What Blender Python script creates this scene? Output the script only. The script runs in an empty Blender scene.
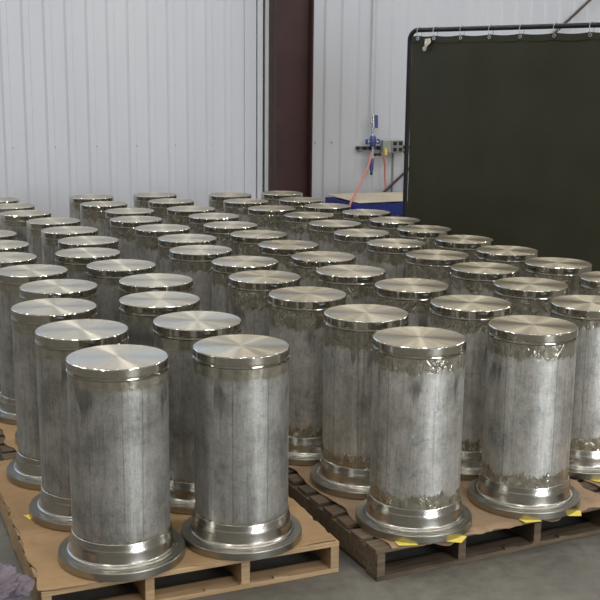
import bpy, bmesh, math, random
from mathutils import Vector, Matrix, noise

random.seed(7)
scn = bpy.context.scene
COL = scn.collection
PI = math.pi

# ------------------------------------------------------------------ camera
CAM_Z = 2.0705
cam_d = bpy.data.cameras.new('camera')
cam_d.sensor_width = 36.0
cam_d.lens = 36.0 * 1080.43 / 600.0
cam_d.clip_end = 200
cam = bpy.data.objects.new('camera', cam_d)
COL.objects.link(cam)
PITCH, ROLL = 0.204356, 0.0103583
cam.matrix_world = (Matrix.Translation((0, 0, CAM_Z))
                    @ Matrix.Rotation(PI / 2 - PITCH, 4, 'X')
                    @ Matrix.Rotation(ROLL, 4, 'Z'))
scn.camera = cam

# ------------------------------------------------------------------ light
scn.view_settings.view_transform = 'Standard'
scn.view_settings.look = 'None'
scn.view_settings.gamma = 1
scn.view_settings.use_curve_mapping = False
scn.view_settings.exposure = 0.0

world = bpy.data.worlds.new('hall_surroundings')
scn.world = world
world.use_nodes = True
wn = world.node_tree.nodes
wl = world.node_tree.links
wn.clear()
w_out = wn.new('ShaderNodeOutputWorld')
w_bg = wn.new('ShaderNodeBackground')
w_tc = wn.new('ShaderNodeTexCoord')
w_sep = wn.new('ShaderNodeSeparateXYZ')
w_ramp = wn.new('ShaderNodeValToRGB')
w_map = wn.new('ShaderNodeMapRange')
w_map.inputs[1].default_value = -1
w_map.inputs[2].default_value = 1
wl.new(w_tc.outputs['Generated'], w_sep.inputs[0])
wl.new(w_sep.outputs[2], w_map.inputs[0])
wl.new(w_map.outputs[0], w_ramp.inputs[0])
wl.new(w_ramp.outputs[0], w_bg.inputs[0])
wl.new(w_bg.outputs[0], w_out.inputs[0])
el = w_ramp.color_ramp.elements
el[0].position = 0.0; el[0].color = (0.05, 0.05, 0.045, 1)
el[1].position = 1.0; el[1].color = (0.42, 0.42, 0.42, 1)
e = el.new(0.5); e.color = (0.13, 0.115, 0.088, 1)
e = el.new(0.58); e.color = (0.16, 0.15, 0.125, 1)
e = el.new(0.72); e.color = (0.36, 0.36, 0.36, 1)
w_bg.inputs[1].default_value = 1.0


def area(name, loc, target, sx, sy, power, color, shape='RECTANGLE'):
    l = bpy.data.lights.new(name, 'AREA')
    l.shape = shape
    l.size = sx
    l.size_y = sy
    l.energy = power
    l.color = color
    o = bpy.data.objects.new(name, l)
    COL.objects.link(o)
    o.location = loc
    d = Vector(target) - Vector(loc)
    o.rotation_euler = d.to_track_quat('-Z', 'Y').to_euler()
    return o


UU = Vector((0.907, 0.421, 0)).normalized()
NN = Vector((-0.421, 0.907, 0)).normalized()
WALL = 12.6 * 0.907


def W(u, off, z):
    """point on or in front of the back wall: u along it, off out of it into the hall"""
    p = UU * u + NN * (WALL - off)
    return Vector((p.x, p.y, z))


# open loading door behind the photographer, to the right
area('loading_door_daylight', (6.5, -3.5, 2.6), (0.2, 6.0, 0.6), 4.0, 4.2, 560, (0.92, 0.96, 1.0))
# high bay lamps under the roof
for iu in range(6):
    for iv in range(5):
        p = W(-3.5 + 3.3 * iu, 1.2 + 3.2 * iv, 6.6)
        area('high_bay_lamp_light', p, (p.x, p.y, 0), 0.26, 0.26, 38, (1.0, 0.955, 0.87), 'DISK')

# ------------------------------------------------------------------ materials


def new_mat(name):
    m = bpy.data.materials.new(name)
    m.use_nodes = True
    nt = m.node_tree
    b = nt.nodes['Principled BSDF']
    return m, nt, b


def N(nt, kind, **kw):
    n = nt.nodes.new(kind)
    for k, v in kw.items():
        setattr(n, k, v)
    return n


def ramp(nt, src, stops, interp='LINEAR'):
    r = N(nt, 'ShaderNodeValToRGB')
    r.color_ramp.interpolation = interp
    els = r.color_ramp.elements
    els[0].position, els[0].color = stops[0][0], (*stops[0][1], 1)
    els[1].position, els[1].color = stops[-1][0], (*stops[-1][1], 1)
    for p, c in stops[1:-1]:
        e = els.new(p)
        e.color = (*c, 1)
    nt.links.new(src, r.inputs[0])
    return r.outputs[0]


def g3(v):
    return (v, v, v)


def math_n(nt, op, a, b=None, c=None, clamp=False):
    n = N(nt, 'ShaderNodeMath', operation=op)
    n.use_clamp = clamp
    for i, x in enumerate((a, b, c)):
        if x is None:
            continue
        if hasattr(x, 'is_output'):
            nt.links.new(x, n.inputs[i])
        else:
            n.inputs[i].default_value = x
    return n.outputs[0]


def mix_c(nt, fac, a, b, mode='MIX'):
    n = N(nt, 'ShaderNodeMix', data_type='RGBA', blend_type=mode)
    for s, x in ((n.inputs[0], fac), (n.inputs[6], a), (n.inputs[7], b)):
        if hasattr(x, 'is_output'):
            nt.links.new(x, s)
        elif isinstance(x, tuple):
            s.default_value = (*x, 1) if len(x) == 3 else x
        else:
            s.default_value = x
    return n.outputs[2]


def noise_n(nt, vec, scale, detail=4, rough=0.6, dims='3D', dist=0.0):
    n = N(nt, 'ShaderNodeTexNoise', noise_dimensions=dims)
    n.inputs['Scale'].default_value = scale
    n.inputs['Detail'].default_value = detail
    n.inputs['Roughness'].default_value = rough
    n.inputs['Distortion'].default_value = dist
    if vec is not None:
        nt.links.new(vec, n.inputs['Vector'])
    return n.outputs[0]


def obj_vec(nt, offset_by_random=True, scale=(1, 1, 1)):
    tc = N(nt, 'ShaderNodeTexCoord')
    mp = N(nt, 'ShaderNodeMapping')
    mp.inputs['Scale'].default_value = scale
    nt.links.new(tc.outputs['Object'], mp.inputs[0])
    if offset_by_random:
        oi = N(nt, 'ShaderNodeObjectInfo')
        mul = math_n(nt, 'MULTIPLY', oi.outputs['Random'], 37.0)
        cb = N(nt, 'ShaderNodeCombineXYZ')
        for i in range(3):
            nt.links.new(mul, cb.inputs[i])
        nt.links.new(cb.outputs[0], mp.inputs[1])
    return mp.outputs[0]


def simple(name, col, rough=0.5, metal=0.0, var=0.0, scale=6.0, bump=0.0, stretch=(1, 1, 1)):
    m, nt, b = new_mat(name)
    b.inputs['Roughness'].default_value = rough
    b.inputs['Metallic'].default_value = metal
    v = obj_vec(nt, True, stretch)
    n = noise_n(nt, v, scale, 5)
    lo = tuple(c * (1 - var) for c in col)
    hi = tuple(min(1, c * (1 + var)) for c in col)
    nt.links.new(ramp(nt, n, [(0.3, lo), (0.7, hi)]), b.inputs['Base Color'])
    if bump:
        bp = N(nt, 'ShaderNodeBump')
        bp.inputs['Strength'].default_value = bump
        bp.inputs['Distance'].default_value = 0.01
        nt.links.new(n, bp.inputs['Height'])
        nt.links.new(bp.outputs[0], b.inputs['Normal'])
    return m


def barrel_mat(name, top_edge, bot_edge, rag, blue, gain=1.0):
    """mill-finish steel tube: bright machined bands at both ends, dull scuffed middle"""
    m, nt, b = new_mat(name)
    L = nt.links
    tc = N(nt, 'ShaderNodeTexCoord')
    sep = N(nt, 'ShaderNodeSeparateXYZ')
    L.new(tc.outputs['Object'], sep.inputs[0])
    z = sep.outputs[2]
    oi = N(nt, 'ShaderNodeObjectInfo')
    rnd = oi.outputs['Random']
    # streaks: stretched along the axis
    vs = obj_vec(nt, True, (1, 1, 0.06))
    streak = noise_n(nt, vs, 26, 4, 0.65)
    streak_f = noise_n(nt, vs, 80, 2, 0.5)
    v = obj_vec(nt, True)
    blot = noise_n(nt, v, 5.5, 5, 0.62)
    fine = noise_n(nt, v, 34, 5, 0.7)
    col = ramp(nt, blot, [(0.25, tuple(gain * q for q in (0.21, 0.205, 0.185))), (0.5, tuple(gain * q for q in (0.43, 0.425, 0.40))), (0.75, tuple(gain * q for q in (0.57, 0.565, 0.54)))])
    col = mix_c(nt, 0.5, col, ramp(nt, streak, [(0.3, g3(0.5)), (0.45, g3(0.92)), (0.7, g3(1.0))]), 'MULTIPLY')
    col = mix_c(nt, 0.3, col, ramp(nt, streak_f, [(0.3, g3(0.55)), (0.6, g3(1.0))]), 'MULTIPLY')
    col = mix_c(nt, 0.55, col, ramp(nt, fine, [(0.28, g3(0.55)), (0.5, g3(1.0))]), 'MULTIPLY')
    scr = noise_n(nt, obj_vec(nt, True, (1, 1, 0.12)), 150, 3, 0.7)
    col = mix_c(nt, 0.35, col, ramp(nt, scr, [(0.34, g3(0.55)), (0.5, g3(1.0)), (0.7, g3(1.15))]), 'MULTIPLY')
    grit = noise_n(nt, v, 95, 4, 0.75)
    col = mix_c(nt, 0.28, col, ramp(nt, grit, [(0.36, g3(0.5)), (0.5, g3(1.0)), (0.66, g3(1.2))]), 'MULTIPLY')
    # thin scribed seam lines along the axis (cells around the circumference)
    vl = obj_vec(nt, True, (1, 1, 0.01))
    vor = N(nt, 'ShaderNodeTexVoronoi', feature='DISTANCE_TO_EDGE')
    vor.inputs['Scale'].default_value = 4.0
    L.new(vl, vor.inputs['Vector'])
    col = mix_c(nt, 0.6, col, ramp(nt, vor.outputs['Distance'], [(0.0, g3(0.4)), (0.012, g3(1.0))]), 'MULTIPLY')
    sm = noise_n(nt, obj_vec(nt, True, (1, 1, 0.3)), 8, 3, 0.6)
    hz = math_n(nt, 'MULTIPLY_ADD', math_n(nt, 'ABSOLUTE', math_n(nt, 'SUBTRACT', z, top_edge - 0.06)), -9.0, 1.0, clamp=True)
    col = mix_c(nt, math_n(nt, 'MULTIPLY', hz, ramp(nt, sm, [(0.55, g3(0)), (0.60, g3(0.75))])), col, (0.13, 0.125, 0.11))
    # blue layout marker
    if blue:
        bn = noise_n(nt, v, 6.0, 4, 0.75)
        bf = noise_n(nt, v, 45, 3, 0.7)
        msk = math_n(nt, 'MULTIPLY', ramp(nt, bn, [(0.585, g3(0)), (0.65, g3(1))]), ramp(nt, bf, [(0.40, g3(0.1)), (0.62, g3(1))]))
        msk = math_n(nt, 'MULTIPLY', msk, 0.5)
        col = mix_c(nt, msk, col, (0.10, 0.19, 0.32))
    # ragged end bands
    vr = obj_vec(nt, True, (1, 1, 0.18))
    edge_n = noise_n(nt, vr, 11 if rag > 0.05 else 14, 6, 0.75)
    off = math_n(nt, 'MULTIPLY', math_n(nt, 'SUBTRACT', edge_n, 0.5), rag)
    rv = math_n(nt, 'MULTIPLY', math_n(nt, 'SUBTRACT', rnd, 0.5), 0.02 if rag < .05 else 0.05)
    zz = math_n(nt, 'ADD', math_n(nt, 'ADD', z, off), rv)
    up = math_n(nt, 'MULTIPLY_ADD', math_n(nt, 'SUBTRACT', zz, top_edge), 60.0, 0.5, clamp=True)
    zb = math_n(nt, 'ADD', z, off)
    dn = math_n(nt, 'MULTIPLY_ADD', math_n(nt, 'SUBTRACT', bot_edge, zb), 60.0, 0.5, clamp=True)
    band = math_n(nt, 'MAXIMUM', up, dn)
    bandcol = ramp(nt, fine, [(0.3, (0.34, 0.315, 0.25)), (0.6, (0.54, 0.515, 0.43))])
    bandcol = mix_c(nt, 0.6, bandcol, ramp(nt, streak, [(0.35, g3(0.5)), (0.6, g3(1.0))]), 'MULTIPLY')
    col = mix_c(nt, band, col, bandcol)
    L.new(col, b.inputs['Base Color'])
    b.inputs['Metallic'].default_value = 0.8
    rr = ramp(nt, blot, [(0.3, g3(0.50)), (0.7, g3(0.38))])
    rmix = mix_c(nt, band, rr, (0.15, 0.15, 0.15) if rag > .05 else (0.22, 0.22, 0.22))
    L.new(rmix, b.inputs['Roughness'])
    # crumpled film / machining ripple only in the bands
    bn2 = noise_n(nt, obj_vec(nt, True, (1, 1, 0.5)), 22, 3, 0.55, dist=1.2)
    h = math_n(nt, 'ADD', math_n(nt, 'MULTIPLY', math_n(nt, 'MULTIPLY', math_n(nt, 'SUBTRACT', bn2, 0.5), band), 2.2 if rag > .05 else 0.4),
               math_n(nt, 'MULTIPLY', streak, 0.12))
    bp = N(nt, 'ShaderNodeBump')
    bp.inputs['Strength'].default_value = 0.55
    bp.inputs['Distance'].default_value = 0.012
    L.new(h, bp.inputs['Height'])
    L.new(bp.outputs[0], b.inputs['Normal'])
    return m


def turned_mat(name, col, rough, aniso, rot, bump=0.0):
    m, nt, b = new_mat(name)
    L = nt.links
    b.inputs['Metallic'].default_value = 1.0
    b.inputs['Roughness'].default_value = rough
    b.inputs['Anisotropic'].default_value = aniso
    b.inputs['Anisotropic Rotation'].default_value = rot
    t = N(nt, 'ShaderNodeTangent', direction_type='RADIAL', axis='Z')
    L.new(t.outputs[0], b.inputs['Tangent'])
    tc = N(nt, 'ShaderNodeTexCoord')
    # distance from the centre drives fine turning rings
    ln = N(nt, 'ShaderNodeVectorMath', operation='LENGTH')
    mul = N(nt, 'ShaderNodeVectorMath', operation='MULTIPLY')
    mul.inputs[1].default_value = (1, 1, 0)
    L.new(tc.outputs['Object'], mul.inputs[0])
    L.new(mul.outputs[0], ln.inputs[0])
    rn = N(nt, 'ShaderNodeTexNoise', noise_dimensions='1D')
    rn.inputs['Scale'].default_value = 160
    L.new(ln.outputs['Value'], rn.inputs['W'])
    v = obj_vec(nt, True)
    bl = noise_n(nt, v, 7, 4, 0.6)
    c = ramp(nt, rn.outputs[0], [(0.3, tuple(x * 0.9 for x in col)), (0.7, col)])
    c = mix_c(nt, 0.5, c, ramp(nt, bl, [(0.3, g3(0.8)), (0.6, g3(1.0))]), 'MULTIPLY')
    L.new(c, b.inputs['Base Color'])
    if bump:
        bn2 = noise_n(nt, v, 30, 3, 0.5)
        bp = N(nt, 'ShaderNodeBump')
        bp.inputs['Strength'].default_value = bump
        bp.inputs['Distance'].default_value = 0.01
        L.new(bn2, bp.inputs['Height'])
        L.new(bp.outputs[0], b.inputs['Normal'])
    return m


M_LID = turned_mat('turned_lid_steel', (0.63, 0.57, 0.455), 0.26, 0.92, 0.25)
_nt = M_LID.node_tree
_b = _nt.nodes['Principled BSDF']
_m = _nt.nodes.new('ShaderNodeBsdfPrincipled')
_m.inputs['Base Color'].default_value = (0.25, 0.21, 0.13, 1)
_m.inputs['Roughness'].default_value = 0.65
_m.inputs['Metallic'].default_value = 0.25
_mx = _nt.nodes.new('ShaderNodeMixShader')
_mx.inputs[0].default_value = 0.42
_w = _nt.nodes.new('ShaderNodeBsdfPrincipled')          # wide radial glints of the coarser turning grooves
_w.inputs['Base Color'].default_value = (0.58, 0.535, 0.43, 1)
_w.inputs['Metallic'].default_value = 1.0
_w.inputs['Roughness'].default_value = 0.46
_w.inputs['Anisotropic'].default_value = 1.0
_w.inputs['Anisotropic Rotation'].default_value = 0.25
_nt.links.new([n for n in _nt.nodes if n.type == 'TANGENT'][0].outputs[0], _w.inputs['Tangent'])
_mw = _nt.nodes.new('ShaderNodeMixShader')
_mw.inputs[0].default_value = 0.42
_nt.links.new(_m.outputs[0], _mw.inputs[1])
_nt.links.new(_w.outputs[0], _mw.inputs[2])
_nt.links.new(_mw.outputs[0], _mx.inputs[1])
_nt.links.new(_b.outputs[0], _mx.inputs[2])
_nt.links.new(_mx.outputs[0], _nt.nodes['Material Output'].inputs[0])
M_EDGE = turned_mat('polished_chamfer_steel', (0.72, 0.70, 0.64), 0.055, 0.0, 0.0)
M_RIM = turned_mat('rim_steel', (0.60, 0.57, 0.50), 0.10, 0.0, 0.0, 0.10)
M_FLANGE = turned_mat('flange_steel', (0.42, 0.405, 0.36), 0.30, 0.0, 0.0, 0.05)
M_NECK = turned_mat('neck_steel', (0.56, 0.54, 0.49), 0.24, 0.0, 0.0, 0.10)
M_BAR_NEAT = barrel_mat('scuffed_barrel_steel', 0.742, 0.137, 0.03, False, 1.2)
M_BAR_RAG = barrel_mat('film_wrapped_barrel_steel', 0.715, 0.185, 0.16, True, 1.5)


def wood_mat(name, c1, c2, dirt):
    m, nt, b = new_mat(name)
    v = obj_vec(nt, True, (1, 1, 1))
    grain = noise_n(nt, obj_vec(nt, True, (2.0, 30, 30)), 1.6, 5, 0.6)
    bl = noise_n(nt, v, 3.0, 5, 0.6)
    c = ramp(nt, grain, [(0.3, c1), (0.7, c2)])
    c = mix_c(nt, dirt, c, ramp(nt, bl, [(0.3, g3(0.35)), (0.65, g3(1.0))]), 'MULTIPLY')
    oi = N(nt, 'ShaderNodeObjectInfo')
    c = mix_c(nt, 0.35, c, ramp(nt, oi.outputs['Random'], [(0.0, g3(0.65)), (1.0, g3(1.0))]), 'MULTIPLY')
    nt.links.new(c, b.inputs['Base Color'])
    b.inputs['Roughness'].default_value = 0.8
    bp = N(nt, 'ShaderNodeBump')
    bp.inputs['Strength'].default_value = 0.35
    bp.inputs['Distance'].default_value = 0.005
    nt.links.new(grain, bp.inputs['Height'])
    nt.links.new(bp.outputs[0], b.inputs['Normal'])
    return m


M_WOOD = wood_mat('new_pine', (0.36, 0.23, 0.12), (0.56, 0.39, 0.22), 0.5)
M_WOOD_OLD = wood_mat('weathered_pallet_wood', (0.095, 0.068, 0.042), (0.215, 0.155, 0.097), 0.8)


def cardboard_mat(name, c1, c2):
    m, nt, b = new_mat(name)
    v = obj_vec(nt, True)
    n1 = noise_n(nt, v, 2.5, 6, 0.6)
    n2 = noise_n(nt, obj_vec(nt, True, (1, 25, 1)), 2.0, 2, 0.5)
    c = ramp(nt, n1, [(0.3, c1), (0.65, c2)])
    c = mix_c(nt, 0.25, c, ramp(nt, n2, [(0.3, g3(0.75)), (0.7, g3(1.0))]), 'MULTIPLY')
    st = noise_n(nt, v, 6.0, 4, 0.7)
    c = mix_c(nt, 0.5, c, ramp(nt, st, [(0.28, g3(0.5)), (0.42, g3(1.0))]), 'MULTIPLY')
    nt.links.new(c, b.inputs['Base Color'])
    b.inputs['Roughness'].default_value = 0.85
    bp = N(nt, 'ShaderNodeBump')
    bp.inputs['Strength'].default_value = 0.3
    bp.inputs['Distance'].default_value = 0.01
    nt.links.new(n1, bp.inputs['Height'])
    nt.links.new(bp.outputs[0], b.inputs['Normal'])
    return m


M_CARD = cardboard_mat('tan_cardboard', (0.30, 0.185, 0.09), (0.44, 0.285, 0.145))
M_CARD2 = cardboard_mat('brown_cardboard', (0.25, 0.165, 0.10), (0.36, 0.245, 0.15))
M_CARD3 = cardboard_mat('pale_cardboard', (0.42, 0.38, 0.30), (0.52, 0.47, 0.38))
M_YELLOW = simple('yellow_paper', (0.80, 0.66, 0.12), 0.7, 0, 0.08)
M_OX = simple('oxide_red_paint', (0.046, 0.019, 0.018), 0.42, 0, 0.2, 3.0, 0.05)
M_BLACKPIPE = simple('black_steel_pipe', (0.018, 0.018, 0.022), 0.35, 0.3, 0.2)
M_BLUE = simple('blue_painted_steel', (0.022, 0.035, 0.24), 0.45, 0, 0.15)
M_GREY = simple('galvanised_steel', (0.36, 0.38, 0.38), 0.4, 0.6, 0.2)
M_BOXGREY = simple('grey_box_steel', (0.34, 0.36, 0.34), 0.5, 0.2, 0.1)
M_BLACK = simple('black_rubber', (0.015, 0.015, 0.015), 0.6)
M_HOSE = simple('red_rubber_hose', (0.56, 0.21, 0.17), 0.5)
M_BLUEPART = simple('blue_anodised', (0.10, 0.14, 0.36), 0.35, 0.5)
M_CHROME = simple('bright_fitting', (0.62, 0.63, 0.66), 0.25, 0.9)
M_ROD = simple('dark_brace_rod', (0.07, 0.045, 0.04), 0.5, 0.3)
M_TAG = simple('white_cloth_tag', (0.62, 0.60, 0.52), 0.8)
M_WHITETRIM = simple('white_trim_paint', (0.62, 0.65, 0.68), 0.4, 0, 0.05)
M_DARKGAP = simple('dark_gap_strip', (0.06, 0.06, 0.065), 0.7)  # dark colour drawn for the gap between the trims


def wall_paint():
    m, nt, b = new_mat('white_wall_panel_paint')
    v = obj_vec(nt, False, (1, 1, 0.25))
    n = noise_n(nt, v, 1.2, 5, 0.6)
    c = ramp(nt, n, [(0.3, (0.575, 0.605, 0.675)), (0.7, (0.635, 0.66, 0.72))])
    nt.links.new(c, b.inputs['Base Color'])
    b.inputs['Roughness'].default_value = 0.42
    return m


def floor_mat():
    m, nt, b = new_mat('sealed_concrete')
    v = obj_vec(nt, False)
    n1 = noise_n(nt, v, 1.4, 8, 0.62)
    n2 = noise_n(nt, v, 14, 6, 0.7)
    c = ramp(nt, n1, [(0.3, (0.11, 0.105, 0.088)), (0.7, (0.21, 0.20, 0.172))])
    c = mix_c(nt, 0.6, c, ramp(nt, n2, [(0.3, g3(0.45)), (0.65, g3(1.0))]), 'MULTIPLY')
    nt.links.new(c, b.inputs['Base Color'])
    nt.links.new(ramp(nt, n2, [(0.3, g3(0.45)), (0.7, g3(0.65))]), b.inputs['Roughness'])
    bp = N(nt, 'ShaderNodeBump')
    bp.inputs['Strength'].default_value = 0.15
    bp.inputs['Distance'].default_value = 0.004
    nt.links.new(n2, bp.inputs['Height'])
    nt.links.new(bp.outputs[0], b.inputs['Normal'])
    return m


def curtain_mat():
    m, nt, b = new_mat('dark_olive_welding_vinyl')
    v = obj_vec(nt, False)
    n = noise_n(nt, v, 2.2, 5, 0.6)
    nt.links.new(ramp(nt, n, [(0.3, (0.027, 0.027, 0.015)), (0.7, (0.038, 0.037, 0.022))]), b.inputs['Base Color'])
    b.inputs['Roughness'].default_value = 0.5
    b.inputs['Specular IOR Level'].default_value = 0.3
    return m


def film_mat():
    m, nt, b = new_mat('clear_stretch_film')
    b.inputs['Base Color'].default_value = (0.20, 0.165, 0.20, 1)
    b.inputs['Roughness'].default_value = 0.22
    b.inputs['Alpha'].default_value = 0.72
    v = obj_vec(nt, False)
    bp = N(nt, 'ShaderNodeBump')
    bp.inputs['Strength'].default_value = 0.8
    bp.inputs['Distance'].default_value = 0.02
    nt.links.new(noise_n(nt, v, 18, 5, 0.6, dist=1.0), bp.inputs['Height'])
    nt.links.new(bp.outputs[0], b.inputs['Normal'])
    return m


M_WALL = wall_paint()
M_FLOOR = floor_mat()
M_CURTAIN = curtain_mat()
M_FILM = film_mat()

# ------------------------------------------------------------------ mesh helpers


def obj(name, bm, mat, parent=None, loc=None, smooth=False, local=None):
    me = bpy.data.meshes.new(name)
    bmesh.ops.recalc_face_normals(bm, faces=bm.faces)
    bm.to_mesh(me)
    bm.free()
    me.materials.append(mat)
    if smooth:
        try:
            me.shade_smooth()
            me.set_sharp_from_angle(angle=math.radians(24))
        except Exception:
            for p in me.polygons:
                p.use_smooth = True
    o = bpy.data.objects.new(name, me)
    COL.objects.link(o)
    if loc is not None:
        o.location = loc
    if parent is not None:
        o.parent = parent
    return o


def empty(name, loc=(0, 0, 0), rz=0.0):
    o = bpy.data.objects.new(name, None)
    o.empty_display_size = 0.1
    COL.objects.link(o)
    o.location = loc
    o.rotation_euler = (0, 0, rz)
    return o


def tag(o, label=None, cat=None, group=None, kind=None):
    if label: o['label'] = label
    if cat: o['category'] = cat
    if group: o['group'] = group
    if kind: o['kind'] = kind
    return o


def box(bm, c, s, rot=None, bevel=0.0):
    r = bmesh.ops.create_cube(bm, size=1.0)
    vs = r['verts']
    M = Matrix.Translation(c) @ (rot.to_4x4() if rot else Matrix.Identity(4)) @ Matrix.Diagonal((*s, 1))
    bmesh.ops.transform(bm, matrix=M, verts=vs)
    if bevel:
        es = list({e for v in vs for e in v.link_edges})
        bmesh.ops.bevel(bm, geom=es, offset=bevel, segments=2, affect='EDGES', profile=0.5)
    return vs


def lathe(bm, prof, seg=96, cap_top=False, cap_bot=False):
    rings = []
    for r, z in prof:
        rings.append([bm.verts.new((r * math.cos(2 * PI * i / seg), r * math.sin(2 * PI * i / seg), z)) for i in range(seg)])
    for a, b in zip(rings, rings[1:]):
        for i in range(seg):
            j = (i + 1) % seg
            bm.faces.new((a[i], a[j], b[j], b[i]))
    if cap_bot: bm.faces.new(rings[0][::-1])
    if cap_top: bm.faces.new(rings[-1])
    return rings


def tube(bm, pts, r, seg=12, caps=True):
    pts = [Vector(p) for p in pts]
    rings = []
    up = Vector((0, 0, 1))
    prev_n = None
    for i, p in enumerate(pts):
        if i == 0: t = pts[1] - pts[0]
        elif i == len(pts) - 1: t = pts[-1] - pts[-2]
        else: t = (pts[i + 1] - p).normalized() + (p - pts[i - 1]).normalized()
        t.normalize()
        if prev_n is None:
            n = t.cross(up)
            if n.length < 1e-3: n = t.cross(Vector((1, 0, 0)))
            n.normalize()
        else:
            n = prev_n - t * prev_n.dot(t)
            n.normalize()
        prev_n = n
        b = t.cross(n)
        rr = r[i] if isinstance(r, (list, tuple)) else r
        rings.append([bm.verts.new(p + (n * math.cos(2 * PI * k / seg) + b * math.sin(2 * PI * k / seg)) * rr) for k in range(seg)])
    for a, b in zip(rings, rings[1:]):
        for k in range(seg):
            j = (k + 1) % seg
            bm.faces.new((a[k], a[j], b[j], b[k]))
    if caps:
        bm.faces.new(rings[0][::-1]); bm.faces.new(rings[-1])


def smooth_path(pts, n=8):
    """Catmull-Rom through the points"""
    P = [Vector(p) for p in pts]
    P = [P[0] * 2 - P[1]] + P + [P[-1] * 2 - P[-2]]
    out = []
    for i in range(1, len(P) - 2):
        for k in range(n):
            t = k / n
            a, b, c, d = P[i - 1], P[i], P[i + 1], P[i + 2]
            out.append(0.5 * ((2 * b) + (c - a) * t + (2 * a - 5 * b + 4 * c - d) * t * t + (3 * b - a - 3 * c + d) * t ** 3))
    out.append(P[-2])
    return out


ROTW = Matrix((UU, NN, Vector((0, 0, 1)))).transposed()   # local x along the wall, local y into it
WALL_YAW = math.atan2(UU.y, UU.x)


def wbox(bm, u, off, z, su, so, sz, bevel=0.0):
    return box(bm, W(u, off, z), (su, so, sz), ROTW, bevel)

# ------------------------------------------------------------------ setting


bm = bmesh.new()
vs = [bm.verts.new(p) for p in (W(-9, -0.3, 0), W(16, -0.3, 0), W(16, 22, 0), W(-9, 22, 0))]
f = bm.faces.new(vs)
r = bmesh.ops.extrude_face_region(bm, geom=[f])
bmesh.ops.translate(bm, vec=(0, 0, -0.2), verts=[v for v in r['geom'] if isinstance(v, bmesh.types.BMVert)])
tag(obj('floor', bm, M_FLOOR), kind='structure')

# ribbed wall panels
RIB = 0.2195


def ribbed(name, u0, u1, phase, z1=6.9):
    bm = bmesh.new()
    pts = [(u0, 0.0)]
    k = math.ceil((u0 - phase) / RIB) - 1
    while True:
        c = phase + k * RIB
        k += 1
        if c - 0.05 < u0: continue
        if c + 0.05 > u1: break
        pts += [(c - 0.052, 0.0), (c - 0.028, 0.016), (c + 0.028, 0.016), (c + 0.036, 0.0)]
    pts.append((u1, 0.0))
    pts += [(u1, -0.06), (u0, -0.06)]
    lo = [bm.verts.new(W(u, o, 0.0)) for u, o in pts]
    hi = [bm.verts.new(W(u, o, z1)) for u, o in pts]
    n = len(pts)
    for i in range(n):
        j = (i + 1) % n
        bm.faces.new((lo[i], lo[j], hi[j], hi[i]))
    bm.faces.new(lo[::-1]); bm.faces.new(hi)
    return bm


bm = ribbed('wall_back', -9, 4.60, 2.183 + 0.02)
bm2 = ribbed('wall_back', 5.19, 16, 5.62 + 0.0)
me_tmp = bpy.data.meshes.new('tmp'); bm2.to_mesh(me_tmp); bm2.free(); bm.from_mesh(me_tmp); bpy.data.meshes.remove(me_tmp)
wbox(bm, 4.9, -0.03, 3.45, 0.62, 0.05, 6.9)
wall = tag(obj('wall_back', bm, M_WALL), kind='structure')
# unseen blue glow strip high on the wall, added to tint the lid reflections
def glow_panel():
    m, nt, b = new_mat('blue_glow_panel')
    b.inputs['Base Color'].default_value = (0.7, 0.75, 0.8, 1)
    b.inputs['Emission Color'].default_value = (0.30, 0.56, 1.0, 1)
    b.inputs['Emission Strength'].default_value = 1.3
    return m


M_GLOW = glow_panel()
for i in range(3):
    bm = bmesh.new()
    wbox(bm, -1.0 + 2.2 * i, 0.035, 3.80, 2.1, 0.02, 1.6, 0.004)
    tag(obj('lid_glow_panel_%d' % (i + 1), bm, M_GLOW), kind='structure')
# white corner trims beside the column, with a dark strip coloured as their gap
for i, (u, w_, so, m) in enumerate(((4.655, 0.135, 0.03, M_WALL), (4.765, 0.06, 0.05, M_WHITETRIM), (4.812, 0.022, 0.02, M_DARKGAP), (4.852, 0.05, 0.045, M_WHITETRIM))):
    bm = bmesh.new()
    wbox(bm, u, so / 2, 3.45, w_, so, 6.9, 0.003)
    tag(obj('trim_%d' % (i + 1), bm, m), kind='structure')
# panel screws
for u in (1.975, 2.413, 2.851, 3.289, 3.727, 4.165, 4.60, 5.476, 5.69):
    bm = bmesh.new()
    lathe(bm, [(0.011, 0), (0.011, 0.004), (0.007, 0.006), (0.007, 0.012)], 6, True, True)
    o = obj('panel_screw', bm, M_GREY)
    o.matrix_world = Matrix.Translation(W(u + (0.045 if u < 4.5 else 0), 0.0, 1.315)) @ ROTW.to_4x4() @ Matrix.Rotation(PI / 2, 4, 'X')
    tag(o, kind='structure')

# I-beam column
t = empty('steel_column', W(5.1015, 0.125, 0), WALL_YAW)
tag(t, 'dark red painted steel I-beam column against the white wall', 'column')
for nm, (x, y, sx, sy) in (('flange', (-0.2245, 0, 0.018, 0.21)), ('flange', (0.2245, 0, 0.018, 0.21)), ('web', (0.0, 0.0, 0.432, 0.012))):
    bm = bmesh.new()
    box(bm, (x, y, 3.45), (sx, sy, 6.9), None, 0.003)
    obj(nm, bm, M_OX, t)
bm = bmesh.new()
box(bm, (0, 0, 0.012), (0.56, 0.24, 0.024), None, 0.002)
obj('base_plate', bm, M_OX, t)

# diagonal brace rod on the wall
bm = bmesh.new()
p0 = Vector((6.363, 0, 0.703)); p1 = Vector((9.296, 0, 3.054)); d = (p1 - p0)
a = p0 - d * 0.27; b_ = p1 + d * 0.8
tube(bm, [W(a.x, 0.06, a.z), W(b_.x, 0.06, b_.z)], 0.016, 10)
tag(obj('brace_rod', bm, M_ROD), 'thin dark diagonal brace rod running up the wall behind the welding curtain', 'brace rod')

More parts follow.
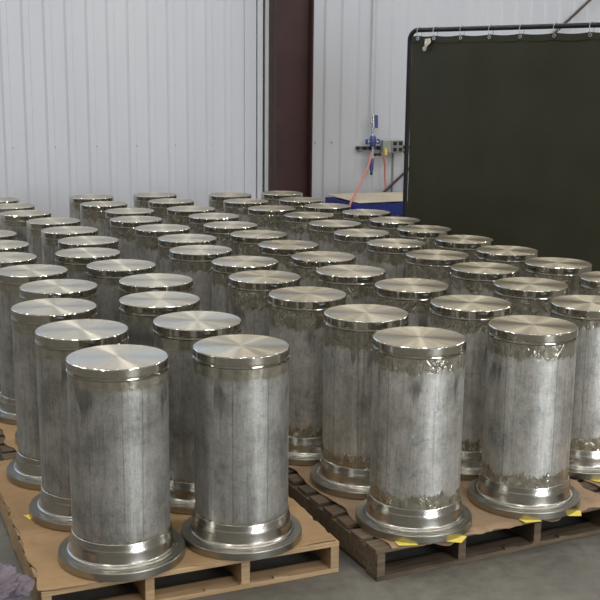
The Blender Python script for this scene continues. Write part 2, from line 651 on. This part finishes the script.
# ------------------------------------------------------------------ wall services
bm = bmesh.new()
tube(bm, [W(6.185, 0.05, 6.6), W(6.185, 0.05, 1.64)], 0.013, 10)
tag(obj('air_pipe', bm, M_WHITETRIM), 'thin pale vertical air pipe dropping down the wall to the valve manifold', 'pipe')

t = empty('mounting_channel', W(6.38, 0.03, 1.242), WALL_YAW)
tag(t, 'horizontal galvanised channel carrying the manifold and socket box', 'channel')
bm = bmesh.new()
for dz in (-0.022, 0.022):
    box(bm, (0, -0.012, dz), (0.76, 0.04, 0.006))
box(bm, (0, 0.008, 0), (0.76, 0.006, 0.044))
obj('rail', bm, M_GREY, t)
bm = bmesh.new()
for i in range(9):
    box(bm, (-0.36 + i * 0.09, -0.014, 0), (0.022, 0.03, 0.040))
obj('slot_blocks', bm, M_BLACK, t)

t = empty('valve_manifold', W(6.185, 0.06, 1.26), WALL_YAW)
tag(t, 'blue and silver air regulator manifold on the wall above the blue bench', 'manifold')
def part_tube(nm, pts, r, m, parent, seg=12):
    bm = bmesh.new(); tube(bm, pts, r, seg); return obj(nm, bm, m, parent, smooth=True)
part_tube('upper_pipe', [(0, -0.03, 0.38), (0, -0.03, 0.10)], 0.017, M_CHROME, t)
part_tube('regulator_body', [(0, -0.04, 0.13), (0, -0.04, 0.10), (0, -0.04, 0.04), (0, -0.04, 0.0)], [0.03, 0.042, 0.042, 0.03], M_BLUEPART, t)
part_tube('shutoff_valve', [(0.035, -0.05, 0.37), (0.04, -0.05, 0.22)], 0.018, M_BLUEPART, t)
part_tube('valve_handle', [(-0.03, -0.05, 0.36), (-0.035, -0.05, 0.27)], 0.012, M_CHROME, t)
part_tube('cross_pipe', [(-0.075, -0.03, 0.06), (0.08, -0.03, 0.06)], 0.016, M_CHROME, t)
part_tube('knob', [(-0.075, -0.03, 0.03), (-0.075, -0.03, 0.09)], 0.018, M_BLUEPART, t)
part_tube('knob', [(0.08, -0.03, 0.03), (0.08, -0.03, 0.09)], 0.018, M_BLUEPART, t)
part_tube('lower_pipe', [(0, -0.04, 0.0), (0, -0.04, -0.17)], 0.017, M_CHROME, t)
part_tube('filter_bowl', [(-0.01, -0.04, -0.13), (-0.01, -0.04, -0.17), (-0.01, -0.04, -0.27), (-0.01, -0.04, -0.30)], [0.016, 0.025, 0.024, 0.012], M_BLUEPART, t)
bm = bmesh.new()
bmesh.ops.create_uvsphere(bm, u_segments=14, v_segments=8, radius=0.018)
obj('drain_plug', bm, M_BLACK, t, loc=(-0.015, -0.05, -0.315), smooth=True)
for dx in (0.035, 0.09):
    part_tube('hose_coupling', [(dx - 0.02, -0.05, -0.09), (dx + 0.015, -0.05, -0.09)], 0.018, M_BLACK, t)

t = empty('socket_box', W(6.44, 0.102, 1.262), WALL_YAW)
tag(t, 'grey electrical box with four black sockets on the wall channel', 'electrical box')
bm = bmesh.new(); box(bm, (0, 0, 0), (0.27, 0.075, 0.15), None, 0.006); obj('housing', bm, M_BOXGREY, t)
bm = bmesh.new(); box(bm, (0.055, -0.042, 0.0), (0.16, 0.008, 0.145), None, 0.003); obj('cover_plate', bm, M_GREY, t)
for dx in (0.02, 0.095):
    for dz in (-0.036, 0.036):
        bm = bmesh.new(); box(bm, (dx, -0.049, dz), (0.048, 0.010, 0.044), None, 0.004); obj('socket', bm, M_BLACK, t)
bm = bmesh.new(); tube(bm, [(-0.105, -0.04, -0.02), (-0.10, -0.045, -0.10)], 0.016, 10); obj('yellow_plug', bm, M_YELLOW, t, smooth=True)
tag(t.children[-1], 'yellow plug on a short lead')

bm = bmesh.new()
tube(bm, [W(6.505, 0.03, 1.19), W(6.505, 0.03, 0.10)], 0.012, 10)
tag(obj('conduit', bm, M_GREY), 'grey vertical conduit running down from the socket box', 'conduit')
bm = bmesh.new()
tube(bm, smooth_path([W(6.16, 0.12, 1.19), W(6.06, 0.24, 1.06), W(5.88, 0.44, 0.93), W(5.70, 0.64, 0.81), W(5.575, 0.78, 0.735), W(5.515, 0.83, 0.66), W(5.50, 0.84, 0.5), W(5.48, 0.85, 0.02)], 8), 0.013, 10)
tag(obj('air_hose', bm, M_HOSE, smooth=True), 'long pale red air hose curving down over the blue bench corner', 'hose')
bm = bmesh.new()
tube(bm, smooth_path([W(6.29, 0.16, 1.18), W(6.33, 0.14, 1.06), W(6.355, 0.11, 0.88), W(6.37, 0.12, 0.765)], 8), 0.012, 10)
tag(obj('air_hose', bm, M_HOSE, smooth=True), 'short dark red hose hanging straight below the socket box', 'hose')
bm = bmesh.new()
tube(bm, smooth_path([W(6.59, 0.12, 1.205), W(6.61, 0.12, 1.17), W(6.635, 0.12, 1.05), W(6.65, 0.12, 0.88), W(6.66, 0.12, 0.75)], 8), 0.008, 8)
tag(obj('power_cable', bm, M_BLACK, smooth=True), 'thin black cable looping from the socket box behind the curtain post', 'cable')

# blue bench with a cardboard sheet on top
BZ = 0.70
t = empty('blue_bench', (0, 0, 0))
tag(t, 'low blue steel bench standing against the white wall', 'bench')
c0 = Vector((0.615, 11.84, 0))       # near left corner
def bp_(u, v, z): 
    p = c0 + UU * u + NN * v
    return Vector((p.x, p.y, z))
BL, BD = 1.75, 0.80
def bbox(nm, u, v, z, su, sv, sz, m, parent, bev=0.006):
    bm = bmesh.new(); box(bm, bp_(u, v, z), (su, sv, sz), ROTW, bev); return obj(nm, bm, m, parent)
bbox('top_tray', BL / 2, BD / 2, BZ - 0.07, BL, BD, 0.13, M_BLUE, t)
for u in (0.05, BL - 0.05):
    for v in (0.05, BD - 0.05):
        bbox('leg', u, v, (BZ - 0.135) / 2, 0.07, 0.07, BZ - 0.135, M_BLUE, t)
bbox('front_panel', BL / 2, 0.02, 0.35, BL - 0.17, 0.012, 0.40, M_BLUE, t, 0.003)
bbox('lower_shelf', BL / 2, BD / 2, 0.16, BL - 0.16, BD - 0.1, 0.02, M_BLUE, t, 0.003)
bm = bmesh.new()
nx, ny = 26, 12
g = []
for k in (0, 1):
    gg = []
    for j in range(ny + 1):
        row = []
        for i in range(nx + 1):
            u = 0.02 + (BL - 0.05) * i / nx; v = -0.01 + (BD - 0.01) * j / ny
            z = BZ + 0.003 + 0.016 * (0.5 + 0.5 * math.sin(u * 2.3 + 0.8)) * (0.3 + j / ny)
            row.append(bm.verts.new(bp_(u, v, z + 0.006 * k)))
        gg.append(row)
    g.append(gg)
for k in (0, 1):
    for j in range(ny):
        for i in range(nx):
            q = g[k]; bm.faces.new((q[j][i], q[j][i + 1], q[j + 1][i + 1], q[j + 1][i]))
def border(gg):
    return gg[0][:-1] + [r[-1] for r in gg[:-1]] + gg[-1][:0:-1] + [r[0] for r in gg[:0:-1]]
b0, b1 = border(g[0]), border(g[1])
for i in range(len(b0)):
    j = (i + 1) % len(b0)
    bm.faces.new((b0[i], b0[j], b1[j], b1[i]))
tag(obj('cardboard_sheet', bm, M_CARD3, smooth=True), 'pale flat cardboard sheet lying on top of the blue bench', 'cardboard')

# ------------------------------------------------------------------ welding screen
A0 = Vector((0.974, 10.10, 0)); DD = Vector((0.703, -0.711, 0)).normalized(); DP = Vector((0.711, 0.703, 0)).normalized()
SW, SH = 2.60, 2.487
t = empty('welding_screen', A0, math.atan2(DD.y, DD.x))
tag(t, 'tall dark olive welding curtain hung on a black pipe frame', 'welding screen')
R_ = 0.021
path = [(0, 0, 0.06), (0, 0, SH - 0.09)]
for k in range(1, 9):
    a = PI / 2 * k / 8
    path.append((0.09 - 0.09 * math.cos(a), 0, SH - 0.09 + 0.09 * math.sin(a)))
path.append((SW - 0.09, 0, SH))
for k in range(1, 9):
    a = PI / 2 * k / 8
    path.append((SW - 0.09 + 0.09 * math.sin(a), 0, SH - 0.09 + 0.09 * math.cos(a)))
path.append((SW, 0, 0.06))
bm = bmesh.new(); tube(bm, path, R_, 14); obj('pipe_frame', bm, M_BLACKPIPE, t, smooth=True)
for x in (0, SW):
    bm = bmesh.new(); tube(bm, [(x, -0.32, 0.028), (x, 0.32, 0.028)], 0.026, 12); box(bm, (x, 0, 0.05), (0.06, 0.06, 0.06)); obj('foot', bm, M_BLACKPIPE, t)
ringx = [0.112, 0.296, 0.59, 0.894, 1.204, 1.53, 1.858, 2.18, 2.5]
ringy = -0.028
# curtain: hangs from the rings, scalloped top, soft folds
bm = bmesh.new()
NX, NZ = 150, 60
x0, x1, zb, zt = 0.035, SW - 0.04, 0.22, SH - 0.052
def top_z(x):
    if x <= ringx[0]: return zt
    for a, b in zip(ringx, ringx[1:]):
        if a <= x <= b:
            s = (x - a) / (b - a)
            return zt - 0.010 * math.sin(PI * s) * (b - a) / 0.3
    return zt
rows = {}
for k in (0, 1):
    for j in range(NZ + 1):
        for i in range(NX + 1):
            x = x0 + (x1 - x0) * i / NX
            s = j / NZ
            z = zb + (top_z(x) - zb) * s
            y = -0.012 + 0.010 * math.sin(x * 9.0 + 0.6 * math.sin(x * 3)) * (1 - 0.6 * s) + 0.010 * noise.noise(Vector((x * 2, z * 1.2, 0)))
            rows[k, j, i] = bm.verts.new((x, y + (0.0022 if k else 0), z))
for k in (0, 1):
    for j in range(NZ):
        for i in range(NX):
            bm.faces.new((rows[k, j, i], rows[k, j, i + 1], rows[k, j + 1, i + 1], rows[k, j + 1, i]))
for j in range(NZ):
    for i in (0, NX):
        bm.faces.new((rows[0, j, i], rows[0, j + 1, i], rows[1, j + 1, i], rows[1, j, i]))
for i in range(NX):
    for j in (0, NZ):
        bm.faces.new((rows[0, j, i], rows[0, j, i + 1], rows[1, j, i + 1], rows[1, j, i]))
cur = obj('curtain', bm, M_CURTAIN, t, smooth=True)
# welded hem along the top and left edges
bm = bmesh.new()
for i in range(NX):
    a = x0 + (x1 - x0) * i / NX; b = x0 + (x1 - x0) * (i + 1) / NX
    ya = -0.0165 + 0.010 * math.sin(a * 9.0 + 0.6 * math.sin(a * 3)) * 0.4
    q = [bm.verts.new((a, ya, top_z(a) - 0.001)), bm.verts.new((b, ya, top_z(b) - 0.001)), bm.verts.new((b, ya, top_z(b) - 0.055)), bm.verts.new((a, ya, top_z(a) - 0.055))]
    bm.faces.new(q)
r = bmesh.ops.remove_doubles(bm, verts=bm.verts, dist=1e-4)
r = bmesh.ops.extrude_face_region(bm, geom=bm.faces[:])
bmesh.ops.translate(bm, vec=(0, -0.002, 0), verts=[v for v in r['geom'] if isinstance(v, bmesh.types.BMVert)])
obj('hem', bm, M_CURTAIN, cur)
# ring and grommet
for x in ringx:
    bm = bmesh.new()
    pts = [(x + 0.004 * math.sin(a), -0.004 + 0.030 * math.sin(a) , SH - 0.022 + 0.048 * math.cos(a)) for a in [2 * PI * k / 20 for k in range(21)]]
    tube(bm, pts, 0.0028, 6, False)
    obj('hanging_ring', bm, M_GREY, t, smooth=True)
    bm = bmesh.new()
    lathe(bm, [(0.008, -0.003), (0.008, 0.004), (0.016, 0.004), (0.018, 0.0), (0.018, -0.003)], 16)
    o = obj('grommet', bm, M_CHROME, cur, loc=(x, -0.022, zt - 0.024), smooth=True)
    o.rotation_euler = (PI / 2, 0, 0)
# little cloth tag clipped near the top left corner
bm = bmesh.new()
outl = [(-0.03, 0.045), (0.032, 0.050), (0.034, 0.012), (0.005, -0.02), (-0.02, -0.058), (-0.045, -0.062), (-0.048, -0.035), (-0.022, -0.012), (-0.034, 0.01)]
f = bm.faces.new([bm.verts.new((x, 0, z)) for x, z in outl])
r = bmesh.ops.extrude_face_region(bm, geom=[f])
bmesh.ops.translate(bm, vec=(0, 0.008, 0), verts=[v for v in r['geom'] if isinstance(v, bmesh.types.BMVert)])
for v in bm.verts: v.co.y += 0.01 * math.sin(v.co.z * 60)
bmesh.ops.bevel(bm, geom=bm.edges[:], offset=0.002, segments=1, affect='EDGES')
o = obj('cloth_tag', bm, M_TAG)
pp = A0 + DD * 0.235 - DP * -0.0
wp = Vector((A0.x, A0.y, 0)) + DD * 0.235 + Vector((-DD.y, DD.x, 0)) * (-0.042)
o.location = (wp.x, wp.y, 2.362)
o.rotation_euler = (0, 0, math.atan2(DD.y, DD.x))
tag(o, 'small white cloth scrap clipped on the top left corner of the curtain', 'cloth tag')

# ------------------------------------------------------------------ cylinders
DRUM_P = [[-0.719, 4.131], [-0.95, 4.589], [-1.178, 5.077], [-1.268, 5.545], [-1.518, 6.011], [-1.796, 6.455], [-1.968, 6.933], [-2.166, 7.397], [-1.329, 6.663], [-1.05, 6.227], [-0.782, 5.76], [-0.69, 5.238], [-0.469, 4.794], [-0.244, 4.329], [-1.42, 7.156], [-1.648, 7.644], [-1.872, 8.123], [-2.216, 8.606], [-2.43, 9.013], [-2.672, 9.457], [-1.902, 9.782], [-1.695, 9.254], [-1.396, 8.787], [-1.269, 8.27], [-1.007, 7.803], [-1.355, 10.011], [-1.146, 9.519], [-0.906, 8.951], [-0.7, 8.535], [-0.52, 7.994], [-0.293, 7.535], [-0.771, 7.299], [-0.635, 6.819], [-0.332, 6.395], [-0.198, 5.9], [-0.077, 7.065], [0.139, 6.597], [0.297, 6.114], [0.045, 5.412], [0.312, 4.982], [-0.664, 10.079], [-0.483, 9.58], [-0.246, 9.06], [0.065, 8.639], [0.261, 8.15], [-0.185, 10.273], [-0.001, 9.733], [0.228, 9.274], [0.536, 8.863], [0.437, 7.658], [0.74, 8.365], [0.905, 7.906], [0.652, 7.172], [0.866, 6.73], [1.132, 7.397], [1.335, 6.913], [1.089, 6.265], [1.546, 6.457], [0.596, 5.694], [0.847, 5.238], [1.25, 5.756], [1.044, 4.79], [1.452, 5.269], [0.51, 4.516], [1.773, 5.976]]
FR = 0.2575
DRUM_P = [Vector(p) for p in DRUM_P]
for it in range(60):
    for i in range(len(DRUM_P)):
        for j in range(i + 1, len(DRUM_P)):
            d = DRUM_P[j] - DRUM_P[i]
            if d.length < 2 * FR + 0.002:
                c = (2 * FR + 0.002 - d.length) / 2
                d.normalize()
                DRUM_P[i] -= d * c; DRUM_P[j] += d * c

COLUMNS = [
    [0, 1, 2, 3, 4, 5, 6, 7],
    [13, 12, 11, 10, 9, 8, 14, 15, 16, 17, 18, 19],
    [63, 39, 38, 34, 33, 32, 31, 24, 23, 22, 21, 20],
    [61, 59, 58, 37, 36, 35, 30, 29, 28, 27, 26, 25],
    [62, 60, 56, 53, 52, 49, 44, 43, 42, 41, 40],
    [64, 57, 55, 54, 51, 50, 48, 47, 46, 45],
]
DECK = 0.140
DZ = DECK + 0.0055


def make_cylinder(mat):
    root = empty('steel_cylinder')
    # lid plate: turned face with a chamfered rim
    bm = bmesh.new()
    rr = lathe(bm, [(0.0015, 0.835), (0.05, 0.835), (0.10, 0.835), (0.15, 0.835), (0.1965, 0.835)], 96)
    bm.faces.new(rr[0])
    lid = obj('lid', bm, M_LID, root)
    for p in lid.data.polygons: p.use_smooth = True
    bm = bmesh.new()
    lathe(bm, [(0.1965, 0.8351), (0.1979, 0.8347), (0.1992, 0.8338), (0.2, 0.8325), (0.2002, 0.831)], 240)
    for v in bm.verts:
        if 0.1975 < math.hypot(v.co.x, v.co.y) and v.co.z > 0.8315:
            a = math.atan2(v.co.y, v.co.x)
            k = 1 - 0.004 * (0.5 + 0.5 * math.sin(30 * a))
            v.co.x *= k; v.co.y *= k
    obj('chamfer', bm, M_EDGE, lid, smooth=True)
    bm = bmesh.new()
    lathe(bm, [(0.2002, 0.831), (0.2, 0.803), (0.1985, 0.800), (0.1955, 0.799)], 96)
    obj('rim', bm, M_RIM, lid, smooth=True)
    bm = bmesh.new()
    lathe(bm, [(0.1955, 0.7995), (0.1955, 0.796), (0.2005, 0.795), (0.2015, 0.7915), (0.2005, 0.788), (0.1968, 0.786)], 96)
    obj('collar_bead', bm, M_RIM, root, smooth=True)
    # barrel, slightly uneven
    bm = bmesh.new()
    prof = [(0.1985, 0.786)] + [(0.1985 - 0.0008 * (k % 2), 0.786 - (0.786 - 0.118) * k / 14) for k in range(1, 14)] + [(0.1980, 0.118)]
    lathe(bm, prof, 96)
    for v in bm.verts:
        a = math.atan2(v.co.y, v.co.x)
        k = 1 + 0.0022 * noise.noise(Vector((math.cos(a) * 2, math.sin(a) * 2, v.co.z * 2)))
        v.co.x *= k; v.co.y *= k
    obj('barrel', bm, mat, root, smooth=True)
    # base flange with welding neck
    bm = bmesh.new()
    lathe(bm, [(0.15, 0.0), (0.254, 0.0), (FR, 0.003), (FR, 0.031), (0.2553, 0.035), (0.2370, 0.0352), (0.2362, 0.0366), (0.224, 0.0370), (0.219, 0.0440)], 96, False, True)
    obj('flange', bm, M_FLANGE, root, smooth=True)
    bm = bmesh.new()
    lathe(bm, [(0.220, 0.0445), (0.2150, 0.0465), (0.2115, 0.051), (0.2095, 0.060), (0.2085, 0.085), (0.2080, 0.096), (0.2060, 0.100), (0.2045, 0.104), (0.2025, 0.120), (0.2005, 0.126), (0.197, 0.128)], 96)
    obj('neck', bm, M_NECK, root, smooth=True)
    return root


def copy_tree(o, parent=None):
    c = o.copy()
    COL.objects.link(c)
    c.parent = parent
    for ch in list(o.children):
        copy_tree(ch, c)
    return c


proto = {}
ORD = ['nearest', 'second', 'third', 'fourth', 'fifth', 'sixth', 'seventh', 'eighth', 'ninth', 'tenth', 'eleventh', 'farthest']
COLNAME = ['leftmost', 'second', 'third', 'fourth', 'fifth', 'rightmost']
SPECIAL = {
    0: 'front left steel cylinder with grey scuffed barrel nearest the camera',
    13: 'steel cylinder with smudged barrel on the front right of the left pallet',
    63: 'steel cylinder with blue smears low down, front left corner of the right pallet',
    61: 'steel cylinder with yellow notes under it, front right of the right pallet',
    1: 'steel cylinder directly behind the front left one, bluish brushed top',
    62: 'large steel cylinder cut off by the right picture edge, behind the front right pallet',
}
for ci, col in enumerate(COLUMNS):
    for k, idx in enumerate(col):
        key = 'neat' if ci < 2 else 'rag'
        if key not in proto:
            proto[key] = make_cylinder(M_BAR_NEAT if ci < 2 else M_BAR_RAG)
            o = proto[key]
        else:
            o = copy_tree(proto[key])
        p = DRUM_P[idx]
        o.location = (p.x, p.y, DZ)
        o.rotation_euler = (0, 0, random.uniform(0, 2 * PI))
        where = 'in the %s column' % COLNAME[ci] + ('' if ci in (0, 5) else ' from the left')
        if k == len(col) - 1: place = 'farthest back'
        else: place = ['nearest', 'second', 'third', 'fourth', 'fifth', 'sixth', 'seventh', 'eighth', 'ninth', 'tenth', 'eleventh'][k] + ('' if k == 0 else ' from the front')
        lab = SPECIAL.get(idx, 'flanged steel cylinder, %s %s' % (place, where))
        tag(o, lab, 'cylinder', 'steel cylinders standing upright on the pallets')

# ------------------------------------------------------------------ pallets


def rot2(v, a):
    return Vector((v[0] * math.cos(a) - v[1] * math.sin(a), v[0] * math.sin(a) + v[1] * math.cos(a)))


def pallet(corner, ang, wd, dp, mat, label, rough=0.0, cut=None):
    """corner = front left; x runs along the front edge, y back"""
    root = empty('wooden_pallet', (corner[0], corner[1], 0), ang)
    tag(root, label, 'pallet', 'wooden pallets under the cylinders')
    rnd = random.Random(int(corner[0] * 1000))
    # four stringers running back
    for i in range(4):
        x = 0.02 + (wd - 0.04) * (i / 3.0)
        bm = bmesh.new()
        box(bm, (x, dp / 2, 0.07), (0.038, dp, 0.098), None, 0.002)
        obj('stringer', bm, mat, root)
    # deck boards across
    n = 11
    bw = 0.098
    for i in range(n):
        y = bw / 2 + (dp - bw) * i / (n - 1)
        e0 = rnd.uniform(-rough, rough * 0.5); e1 = rnd.uniform(-rough, rough * 0.5)
        bm = bmesh.new()
        box(bm, ((wd + e1 - e0) / 2, y + rnd.uniform(-rough, rough) * 0.3, 0.1295), (wd - e0 + e1 if False else wd + abs(e0) * 0 , bw, 0.021), Matrix.Rotation(rnd.uniform(-rough, rough) * 0.15, 3, 'Z'), 0.003)
        obj('deck_board', bm, mat, root)
    for y in (0.05, dp * 0.5, dp - 0.05):
        bm = bmesh.new()
        seg = 16
        # front lower board with a chipped upper edge
        box(bm, (wd / 2, y, 0.0105), (wd, 0.10, 0.021), None, 0.003)
        if y < 0.1 and rough >= 0:
            for k in range(3):
                x = wd * (0.55 + 0.12 * k)
                box(bm, (x, 0.012 , 0.022), (0.07, 0.02, 0.008), Matrix.Rotation(0.1, 3, 'Y'))
        obj('bottom_board', bm, mat, root)
    return root


def sheet(corner, ang, x0, x1, y0, y1, mat, label, seed, droop_front=0.0, rag=0.015, wave=0.006):
    """cardboard laid on the pallet deck, worn outline, edges slightly lifting or drooping"""
    rnd = random.Random(seed)
    nx, ny = 70, 84
    near = [q for q in DRUM_P if (q - Vector((corner[0], corner[1]))).length < 2.6]
    bm = bmesh.new()
    V = {}
    def edge(t, s):
        return rag * noise.noise(Vector((t * 4.0, s * 13.7 + seed, 0.3))) * 2.2 + rag * 0.4 * noise.noise(Vector((t * 17.0, s * 5.7 + seed, 1.3)))
    for k in (0, 1):
        for j in range(ny + 1):
            for i in range(nx + 1):
                a, b = i / nx, j / ny
                xa = x0 + edge(b * 3, 1); xb = x1 + edge(b * 3, 2)
                ya = y0 + edge(a * 3, 3); yb = y1 + edge(a * 3, 4)
                # corners torn round
                x = xa + (xb - xa) * a
                y = ya + (yb - ya) * b
                d_edge = min((x - x0), (x1 - x), (y - y0) * 1.0, (y1 - y))
                lift = max(0.0, 1 - max(d_edge, 0) / 0.07)
                wpt = Vector((corner[0], corner[1])) + rot2((x, y), ang)
                dd_ = min((wpt - q).length for q in near) - FR
                lift *= min(1.0, max(0.0, (dd_ - 0.005) / 0.06))
                z = DECK + 0.0008 + wave * lift * (0.5 + 0.5 * noise.noise(Vector((x * 5, y * 5, seed * 1.1)))) * 1.6
                if droop_front and y < 0.02:
                    z -= droop_front * max(0, (0.02 - y)) / 0.05 * (0.6 + 0.8 * noise.noise(Vector((x * 4.5, 0.2, seed)))) 
                V[k, j, i] = bm.verts.new((x, y, z + 0.004 * k))
    for k in (0, 1):
        for j in range(ny):
            for i in range(nx):
                bm.faces.new((V[k, j, i], V[k, j, i + 1], V[k, j + 1, i + 1], V[k, j + 1, i]))
    for j in range(ny):
        for i in (0, nx):
            bm.faces.new((V[0, j, i], V[0, j + 1, i], V[1, j + 1, i], V[1, j, i]))
    for i in range(nx):
        for j in (0, ny):
            bm.faces.new((V[0, j, i], V[0, j, i + 1], V[1, j, i + 1], V[1, j, i]))
    o = obj('cardboard_sheet', bm, mat, smooth=True)
    o.location = (corner[0], corner[1], 0)
    o.rotation_euler = (0, 0, ang)
    tag(o, label, 'cardboard', 'cardboard sheets under the cylinders')
    return o




NAMES = {(0, 0): 'light pine pallet at the front left, open ends facing the camera',
         (1, 0): 'weathered dark pallet at the front right, cardboard overhanging it'}
PW, PD = 1.25, 1.50
NUDGE = {(2, 0): (0.05, 0)}
side = ['left', 'middle', 'right']
rowname = ['front', 'second', 'third', 'back']
groups = [(COLUMNS[0], COLUMNS[1]), (COLUMNS[2], COLUMNS[3]), (None, COLUMNS[4]), ]
for gi in range(3):
    for ri in range(4):
        ids = []
        if gi == 0:
            cells = [(0, j, COLUMNS[0][ri * 3 + j]) for j in range(3) if ri * 3 + j < len(COLUMNS[0])] + [(1, j, COLUMNS[1][ri * 3 + j]) for j in range(3)]
        elif gi == 1:
            cells = [(0, j, COLUMNS[2][ri * 3 + j]) for j in range(3)] + [(1, j, COLUMNS[3][ri * 3 + j]) for j in range(3)]
        else:
            cells = [(0, j, COLUMNS[4][ri * 3 + j - 1]) for j in range(3) if 0 <= ri * 3 + j - 1 < len(COLUMNS[4])]
            cells += [(1, j, COLUMNS[5][ri * 3 + j - 2]) for j in range(3) if 0 <= ri * 3 + j - 2 < len(COLUMNS[5])]
        # best angle and origin for a 0.525 grid
        best = None
        for a100 in range(190, 300, 5):
            a = math.radians(a100 / 10)
            offs = [DRUM_P[c] - rot2(((i) * 0.53, j * 0.52), a) for i, j, c in cells]
            m = sum(offs, Vector((0, 0))) / len(offs)
            e_ = sum((o_ - m).length_squared for o_ in offs)
            if best is None or e_ < best[0]: best = (e_, a, m)
        _, a, m = best
        if (gi, ri) == (0, 0):
            corner, a = Vector((-0.971, 3.787)), math.radians(23.2)
        elif (gi, ri) == (1, 0):
            corner, a = Vector((0.333, 4.190)), math.radians(25.5)
        else:
            corner = m + rot2((-(PW - 0.53) / 2, -0.262), a)
        front = (gi == 0 and ri == 0)
        pw, pd = (PW, 1.50) if ri == 0 and gi < 2 else (1.10, 1.45)
        if not (ri == 0 and gi < 2):
            a = math.radians(24.5)
            m = sum([DRUM_P[c] - rot2((i * 0.53, j * 0.52), a) for i, j, c in cells], Vector((0, 0))) / len(cells)
            corner = m + rot2((-(pw - 0.53) / 2 + NUDGE.get((gi, ri), (0, 0))[0], -0.205 + NUDGE.get((gi, ri), (0, 0))[1]), a)
        if (gi, ri) in NAMES: lab = NAMES[gi, ri]
        else: lab = 'wooden pallet, %s row of the %s column of pallets' % (rowname[ri], side[gi])
        pallet(corner, a, pw, pd, M_WOOD if front else M_WOOD_OLD, lab, 0.0 if front else 0.02)
        clab = 'cardboard sheet on the %s pallet of the %s column' % (rowname[ri], side[gi])
        if front:
            sheet(corner, a, 0.004, PW - 0.012, 0.004, PD - 0.01, M_CARD, 'tan cardboard sheet under the cylinders of the light front left pallet', 3, 0, 0.010, 0.004)
        elif gi == 1 and ri == 0:
            sheet(corner, a, 0.055, PW + 0.005, -0.018, PD - 0.01, M_CARD2, 'brown curled cardboard sheet overhanging the front right pallet', 11, 0.03, 0.014, 0.016)
        else:
            sheet(corner, a, 0.05, pw - 0.04, 0.03, pd - 0.03, M_CARD if gi == 0 else M_CARD2, clab, 20 + gi * 5 + ri, 0, 0.015, 0.006)

# ------------------------------------------------------------------ yellow paper notes


def note(x, y, ang, s, label):
    bm = bmesh.new()
    n = 6
    V = {}
    for k in (0, 1):
        for j in range(n + 1):
            for i in range(n + 1):
                u, v = (i / n - 0.5) * s, (j / n - 0.5) * s
                V[k, j, i] = bm.verts.new((u, v, 0.0006 * k + 0.006 * (i / n) ** 2 * (1 - j / n)))
    for k in (0, 1):
        for j in range(n):
            for i in range(n):
                bm.faces.new((V[k, j, i], V[k, j, i + 1], V[k, j + 1, i + 1], V[k, j + 1, i]))
    for j in range(n):
        for i in (0, n):
            bm.faces.new((V[0, j, i], V[0, j + 1, i], V[1, j + 1, i], V[1, j, i]))
            bm.faces.new((V[0, i, j], V[0, i, j + 1], V[1, i, j + 1], V[1, i, j]))
    o = obj('paper_note', bm, M_YELLOW)
    o.location = (x, y, DZ + 0.0005)
    o.rotation_euler = (0, 0, ang)
    tag(o, label, 'paper note', 'yellow paper notes on the cardboard')


def at_flange(idx, deg, out):
    p = DRUM_P[idx]
    a = math.radians(deg)
    return p.x + (FR + out) * math.cos(a), p.y + (FR + out) * math.sin(a), a


for idx, deg, out, s, lab in (
        (63, -104, -0.012, 0.085, 'yellow paper note below the front of the cylinder with blue smears'),
        (63, -52, -0.005, 0.085, 'yellow paper note at the right foot of the cylinder with blue smears'),
        (61, -96, -0.012, 0.085, 'yellow paper note in front of the frontmost right cylinder'),
        (61, -42, -0.002, 0.075, 'small yellow note at the right foot of the frontmost right cylinder'),
        (62, -85, -0.01, 0.08, 'yellow paper note at the right picture edge under the cut-off cylinder'),
        (1, -158, -0.006, 0.05, 'tiny yellow note peeking out under the second cylinder on the left pallet')):
    x, y, a = at_flange(idx, deg, out)
    note(x, y, a + 0.5, s, lab)

# ------------------------------------------------------------------ stretch film bundle at the left
bm = bmesh.new()
bmesh.ops.create_icosphere(bm, subdivisions=6, radius=1.0)
for v in bm.verts:
    c = v.co.copy()
    n = (0.5 - abs(noise.noise(c * 1.7))) * 0.9 + (0.3 - abs(noise.noise(c * 4.0 + Vector((3, 1, 2))))) * 0.4 + (0.2 - abs(noise.noise(c * 9.0))) * 0.08
    v.co *= 0.75 + n
    v.co.x *= 0.17; v.co.y *= 0.16; v.co.z *= 0.10
zmin = min(v.co.z for v in bm.verts)
for v in bm.verts: v.co.z -= zmin
o = obj('plastic_film', bm, M_FILM, smooth=True)
o.location = (-1.19, 3.74, 0.0)
tag(o, 'crumpled clear plastic film on the floor left of the front pallet', 'plastic film')
